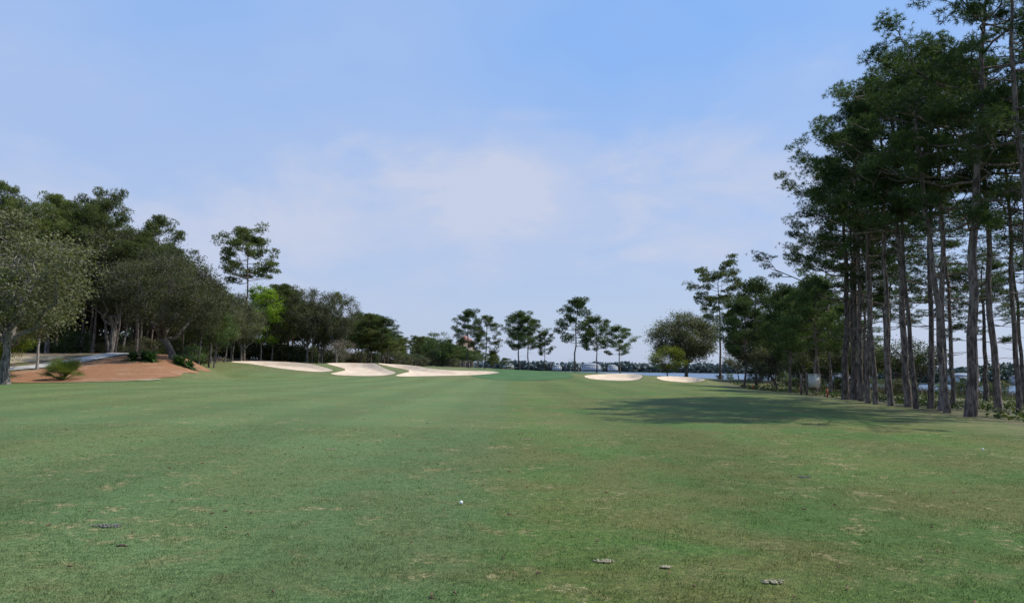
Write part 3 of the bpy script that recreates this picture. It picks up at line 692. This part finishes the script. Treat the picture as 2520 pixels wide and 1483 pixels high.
# ------------------------------------------------------------------ people
skinm = simple('skin', (.5, .31, .22), (.45, .27, .19), 9, .55)
def person(x, y, rz, shirt, pants, bend=0.0, putter=True, hat=None, armfwd=.5, shorts=True):
    e = link(bpy.data.objects.new('golfer', None)); z0 = H1(x, y)+.035
    e.location = (x, y, z0); e.rotation_euler = (0, 0, rz)
    V = []; E = []; Rd = []
    def v(p, r, par=None):
        V.append(p); Rd.append(r)
        if par is not None: E.append((par, len(V)-1))
        return len(V)-1
    cb_, sb = math.cos(bend), math.sin(bend)
    hip = .93
    def up(dx, dyf, dz):  # torso frame (forward = -y)
        return (dx, -(dyf*cb_ + dz*sb), hip + dz*cb_ - dyf*sb)
    pel = v((0, 0, hip), .15); w = v(up(0, 0, .17), .135, pel); ch = v(up(0, .01, .38), .155, w); nb = v(up(0, 0, .53), .075, ch); nk = v(up(0, .02, .61), .06, nb)
    hands = []
    for sx in (-1, 1):
        h = v((sx*.1, 0, hip-.08), .095, pel); kn = v((sx*.12, -.06-.08*(bend > 0), .5), .065, h); an = v((sx*.13, .0, .09), .042, kn)
        hl = v((sx*.13, -.06, .05), .04, an); v((sx*.145, -.19, .035), .035, hl)
        sh = v(up(sx*.18, 0, .47), .065, ch)
        if putter: el = v(up(sx*.24, .14, .22), .043, sh); p = up(sx*.24, .14, .22); wr_p = (sx*.035, p[1]-.16, p[2]-.2)
        else: el = v(up(sx*.27, .02+armfwd*.05, .2), .043, sh); p = up(sx*.27, .02, .2); wr_p = (sx*.28, p[1]-.1*armfwd-.05, p[2]-.24)
        v(wr_p, .03, el); hands.append((sx, wr_p))
    me = bpy.data.meshes.new('body'); me.from_pydata(V, E, []); o = bpy.data.objects.new('tmp', me); col.objects.link(o)
    mod = o.modifiers.new('s', 'SKIN'); mod.use_smooth_shade = True
    for i, r in enumerate(Rd): me.skin_vertices[0].data[i].radius = (r, r*.78 if i in (0, 1, 2) else r)
    me.skin_vertices[0].data[0].use_root = True
    ss = o.modifiers.new('d', 'SUBSURF'); ss.levels = 1
    dg = bpy.context.evaluated_depsgraph_get(); bm = bpy.data.meshes.new_from_object(o.evaluated_get(dg)); bpy.data.objects.remove(o)
    bm.name = 'body'; bm.materials.clear()
    shoe = m_dark
    for m in (shirt, pants, skinm, shoe): bm.materials.append(m)
    for p in bm.polygons:
        c = p.center; p.use_smooth = True
        lz = c.z
        tz = (c.z-hip)*cb_ + (-c.y)*sb
        if lz < .085: mi = 3
        elif lz < (.52 if shorts else .09): mi = 2
        elif lz < hip+.03 and abs(c.x) < .21 and (c.y > -.13): mi = 1
        elif tz > .56: mi = 2
        elif abs(c.x) > .19 and tz < .27: mi = 2
        elif c.y < up(0, .16, .2)[1] - .01 and tz < .25: mi = 2
        else: mi = 0
        p.material_index = mi
    link(bpy.data.objects.new('body', bm), e)
    # head with face, ears, hair
    hc = np.array(up(0, .05, .74)); B = Builder()
    nu, nv = 16, 12; th = np.linspace(0, 2*np.pi, nu, endpoint=False); ph = np.linspace(.02, np.pi-.02, nv)
    TH, PH = np.meshgrid(th, ph); X = np.sin(PH)*np.cos(TH); Y = np.sin(PH)*np.sin(TH); Z = np.cos(PH)
    jaw = 1 - .22*np.clip(-Z, 0, 1)
    pts = np.stack([X*.076*jaw, Y*.095*jaw, Z*.118], -1).reshape(-1, 3)
    i = np.arange(nv-1)[:, None]*nu; j = np.arange(nu)[None]; qd = np.stack([i+j, i+nu+j, i+nu+(j+1) % nu, i+(j+1) % nu], -1).reshape(-1, 4)
    B.add(pts, quads=qd, m=0)
    B.add([[-.014,-.09,-.02],[.014,-.09,-.02],[0,-.118,-.018],[0,-.092,.03]], tris=[[0,1,2],[0,2,3],[1,3,2]], m=0)
    for sx in (-1, 1):
        B.box((sx*.03, -.086, .012), (.024, .012, .012), 1); B.box((sx*.078, .005, 0), (.014, .035, .06), 0)
    B.box((0, -.088, -.055), (.045, .01, .01), 2)
    hp = pts*1.08; hp[:, 1] += .004
    qh = qd[[all((Z.reshape(-1)[a] > .1) or (Y.reshape(-1)[a] > .3 and Z.reshape(-1)[a] > -.5) for a in f) for f in qd]]
    B.add(hp, quads=qh, m=3)
    if hat is not None:
        a = np.linspace(-2.6, -.55, 8); br = np.stack([np.cos(a)*.085, np.sin(a)*.10-.07, np.full(8, .045)], 1); inn = np.stack([np.cos(a)*.08, np.sin(a)*.09, np.full(8, .05)], 1)
        B.add(np.concatenate([br, inn]), quads=[[k, k+1, 9+k, 8+k] for k in range(7)], m=3)
    hm = B.mesh('head', [skinm, m_dark, simple('lips', (.4, .18, .15)), hat or simple('hair', (.06, .04, .025))], True)
    ho = link(bpy.data.objects.new('head', hm), e); ho.location = hc; ho.rotation_euler = (bend*.9, 0, 0)
    B = Builder()
    for sx, wp in hands:
        wp = np.array(wp); B.tube([wp, wp+[0, -.01, -.05], wp+[0, -.015, -.09]], [.024, .036, .03], 8)
        for f in range(4):
            b0 = wp+np.array([sx*0, -.045+.022*f, -.085]); L = [.065, .075, .07, .055][f]
            B.tube([b0, b0+[-sx*.006, -.004, -L*.5], b0+[-sx*.022, -.004, -L]], [.009, .009, .007], 6)
        b0 = wp+np.array([-sx*.01, -.03, -.035]); B.tube([b0, b0+[-sx*.02, -.03, -.02], b0+[-sx*.022, -.04, -.05]], [.011, .010, .008], 6)
    link(bpy.data.objects.new('hands', B.mesh('hands', [skinm], True)), e)
    if putter:
        B = Builder(); g = (np.array(hands[0][1])+np.array(hands[1][1]))/2; g = g+[0, -.02, -.02]
        B.tube([g+[0, .05, .14], g, [0, g[1]-.25, .04]], [.014, .012, .007], 6); B.box((.03, g[1]-.26, .025), (.11, .03, .03))
        link(bpy.data.objects.new('putter', B.mesh('putter', [m_dark])), e)
sh1 = simple('shirt_navy', (.03, .04, .09)); sh2 = simple('shirt_blue', (.10, .22, .42)); sh3 = simple('shirt_white', (.7, .7, .7))
pn1 = simple('trousers_dark', (.04, .04, .05)); pn2 = simple('shorts_khaki', (.3, .26, .2)); capw = simple('cap_white', (.75, .75, .75))
person(8.5, 163, .6, sh1, pn1, 0, False, shorts=False)
person(11.3, 162, 1.2, sh2, pn1, .45, True, capw, shorts=False)
person(14.3, 163, -1.2, sh3, pn2, .12, True, capw)

# ------------------------------------------------------------------ buildings
def house(name, x, y, w, d, h, wall, roof, rz=0, floors=1, z=0, rh=None):
    e = link(bpy.data.objects.new(name, None)); e.location = (x, y, z); e.rotation_euler = (0, 0, rz)
    rh = rh or d*.3
    B = Builder(); B.box((0, 0, h/2), (w, d, h))
    link(bpy.data.objects.new('walls', B.mesh('walls', [wall])), e)
    B = Builder(); a, b_ = w/2+.6, d/2+.6; r = max(0, a-b_*.8)
    B.add([[-a,-b_,h],[a,-b_,h],[a,b_,h],[-a,b_,h],[-r,0,h+rh],[r,0,h+rh]], quads=[[0,1,5,4],[2,3,4,5],[3,2,1,0]], tris=[[1,2,5],[3,0,4]])
    link(bpy.data.objects.new('roof', B.mesh('roof', [roof])), e)
    B = Builder(); nw = max(2, int(w/4)); fh = h/floors
    for f in range(floors):
        for i in range(nw):
            for sy in (-1, 1): B.box((-w/2+(i+.5)*w/nw, sy*(d/2+.02), fh*(f+.5)), (w/nw*.45, .1, fh*.5))
    link(bpy.data.objects.new('windows', B.mesh('windows', [m_dark])), e)
    B = Builder(); B.box((w*.13, -d/2-.05, 1.05), (1.1, .1, 2.1)); link(bpy.data.objects.new('door', B.mesh('door', [m_wood])), e)
    return e
w1 = simple('wall_tan', (.42, .33, .27), None, .3); r1 = simple('roof_red', (.30, .14, .12), None, .5)
w2 = simple('wall_white', (.55, .57, .6), None, .3); r2 = simple('roof_grey', (.3, .33, .37), None, .3)
hot = house('hotel_building', -24.0, 400, 9, 12, 13, w1, r1, .1, 4, 1.5, 4)
B = Builder()
for f in range(1, 5):
    B.box((0, -6.9, f*3.2), (9.2, 1.6, .25)); 
    for i in range(5): B.box((-4.4+i*2.2, -7.6, f*3.2-1.6), (.2, .2, 3.0))
link(bpy.data.objects.new('balconies', B.mesh('balconies', [simple('trim_white', (.6, .57, .52))])), hot)
house('waterfront_house', 165, 1600, 40, 20, 10, w2, r2, 0, 2, -1); house('waterfront_house', 210, 1600, 18, 14, 9, w2, r2, .2, 2, -1)
house('waterfront_house', -5, 1620, 22, 14, 9, w2, r2, 0, 2, -1); house('waterfront_house', 95, 1600, 18, 12, 8, w2, r2, 0, 2, -1)
for x, y, w in [(150,354,8),(205,352,11),(232,352,8),(265,352,9)]:
    house('waterfront_house', x, y, w, 8, 3.0, w2, r2, random.uniform(-.3, .3), 1, -2.2, 1.6)

# far shores (one mass each)
def shore(name, x0, x1, yf, depth, hmin, hmax, n, size, mat, zb, seed):
    rng = np.random.default_rng(seed); B = Builder()
    x = rng.uniform(x0, x1, n)
    hh = hmin + (hmax-hmin)*(.5+.25*np.sin(x*.031*400/depth+seed)+.15*np.sin(x*.11)+.1*np.sin(x*.29))
    hh = hh*(.8+.2*np.sin(np.floor(x/size/3)*12.9898)*np.sin(x*.7))
    zf = rng.uniform(0, 1, n)**.8
    C = np.stack([x, yf(x) + rng.uniform(0, 1, n)*depth*.2, zb + zf*hh], 1)
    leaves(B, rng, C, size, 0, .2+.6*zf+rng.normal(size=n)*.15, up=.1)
    return link(bpy.data.objects.new(name, B.mesh(name, [mat])))
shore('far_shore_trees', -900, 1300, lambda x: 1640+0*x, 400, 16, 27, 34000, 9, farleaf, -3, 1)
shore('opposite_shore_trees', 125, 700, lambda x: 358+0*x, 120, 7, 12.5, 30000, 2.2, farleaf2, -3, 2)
strip = simple('far_shore_bank', (.16, .17, .13), None, .05)
def land(name, x0, x1, y0, y1):
    B = Builder(); B.box(((x0+x1)/2, (y0+y1)/2, -3), (x1-x0, y1-y0, 1.2)); link(bpy.data.objects.new(name, B.mesh(name, [strip])))
land('far_shore_bank', -950, 1350, 1590, 1800); land('opposite_shore_bank', 118, 720, 347, 420)

# ------------------------------------------------------------------ light and sky
SUN_EL, SUN_AZ = 52, 79     # azimuth clockwise from +Y
w = bpy.data.worlds.new('World'); scene.world = w; w.use_nodes = True; nt = w.node_tree
bg = nt.nodes['Background']
sky = N(nt, 'ShaderNodeTexSky', sky_type='NISHITA'); sky.sun_disc = False
sky.sun_elevation = R(SUN_EL); sky.sun_rotation = R(SUN_AZ); sky.air_density = 1.0; sky.dust_density = 1.0; sky.ozone_density = 1.5; sky.altitude = 0
tc = N(nt, 'ShaderNodeTexCoord').outputs['Generated']
sp = N(nt, 'ShaderNodeSeparateXYZ'); nt.links.new(tc, sp.inputs[0])
mp = N(nt, 'ShaderNodeMapping'); mp.inputs['Scale'].default_value = (1, 1, 2.0); nt.links.new(tc, mp.inputs['Vector'])
c1 = noise(nt, mp.outputs[0], 1.7, 4, .5, .2); c2 = noise(nt, mp.outputs[0], 5, 6, .6, .3); c3 = noise(nt, mp.outputs[0], 3.1, 6, .55, .3)
# humid marine haze over the clear-sky model, thinner with elevation
hz = mix(nt, ramp(nt, sp.outputs[2], .0, .42), (3.3, 4.0, 5.6), (1.7, 3.4, 6.8))
base = mix(nt, .80, sky.outputs[0], hz)
veil = mathn(nt, 'MULTIPLY', ramp(nt, c1, .42, .75), .28)
wisp = mathn(nt, 'MULTIPLY', mathn(nt, 'MULTIPLY', ramp(nt, c3, .48, .66), ramp(nt, sp.outputs[2], .42, .18)), .42)
left = mathn(nt, 'MULTIPLY', ramp(nt, sp.outputs[0], .1, -.6), .25)
cov = mathn(nt, 'ADD', mathn(nt, 'ADD', veil, wisp), left)
def puff(dx, dz, rx, rz_, amt):
    v = Vector((dx, 1, dz)).normalized()
    vs = N(nt, 'ShaderNodeVectorMath', operation='SUBTRACT'); nt.links.new(tc, vs.inputs[0]); vs.inputs[1].default_value = v
    vm = N(nt, 'ShaderNodeVectorMath', operation='DIVIDE'); nt.links.new(vs.outputs[0], vm.inputs[0]); vm.inputs[1].default_value = (rx, rx, rz_)
    l = N(nt, 'ShaderNodeVectorMath', operation='LENGTH'); nt.links.new(vm.outputs[0], l.inputs[0])
    d = mathn(nt, 'ADD', l.outputs['Value'], mathn(nt, 'MULTIPLY', mathn(nt, 'SUBTRACT', c2, .5), 4.0))
    return mathn(nt, 'MULTIPLY', ramp(nt, d, 1.5, .0), amt)
for a in [(-.03, .235, .12, .06, .45), (.29, .235, .15, .09, .7), (-.14, .17, .26, .07, .42), (.03, .335, .07, .012, .2), (-.4, .16, .2, .05, .35)]:
    cov = mathn(nt, 'ADD', cov, puff(*a), True)
fin = mix(nt, cov, base, (3.95, 4.4, 5.65))
nt.links.new(fin, bg.inputs['Color']); bg.inputs['Strength'].default_value = .142

sl = bpy.data.lights.new('sun', 'SUN'); sl.energy = 5.0; sl.angle = R(.5); sl.color = (1, .95, .86)
so = link(bpy.data.objects.new('sun', sl))
az, el = R(SUN_AZ), R(SUN_EL)
dv = Vector((math.sin(az)*math.cos(el), math.cos(az)*math.cos(el), math.sin(el)))
so.rotation_euler = dv.to_track_quat('Z', 'Y').to_euler(); so.location = dv*100

# ------------------------------------------------------------------ camera
cam = bpy.data.cameras.new('camera'); co = link(bpy.data.objects.new('camera', cam))
cam.sensor_width = 36; cam.lens = 1900/2520*36; cam.clip_end = 12000; cam.clip_start = .05
base = Euler((R(90+4.96), 0, 0)).to_matrix().to_4x4()
co.matrix_world = Matrix.Translation((0, 0, 1.6)) @ base @ Matrix.Rotation(R(.8), 4, 'Z')
scene.camera = co
scene.view_settings.view_transform = 'Standard'; scene.view_settings.look = 'None'; scene.view_settings.exposure = 0
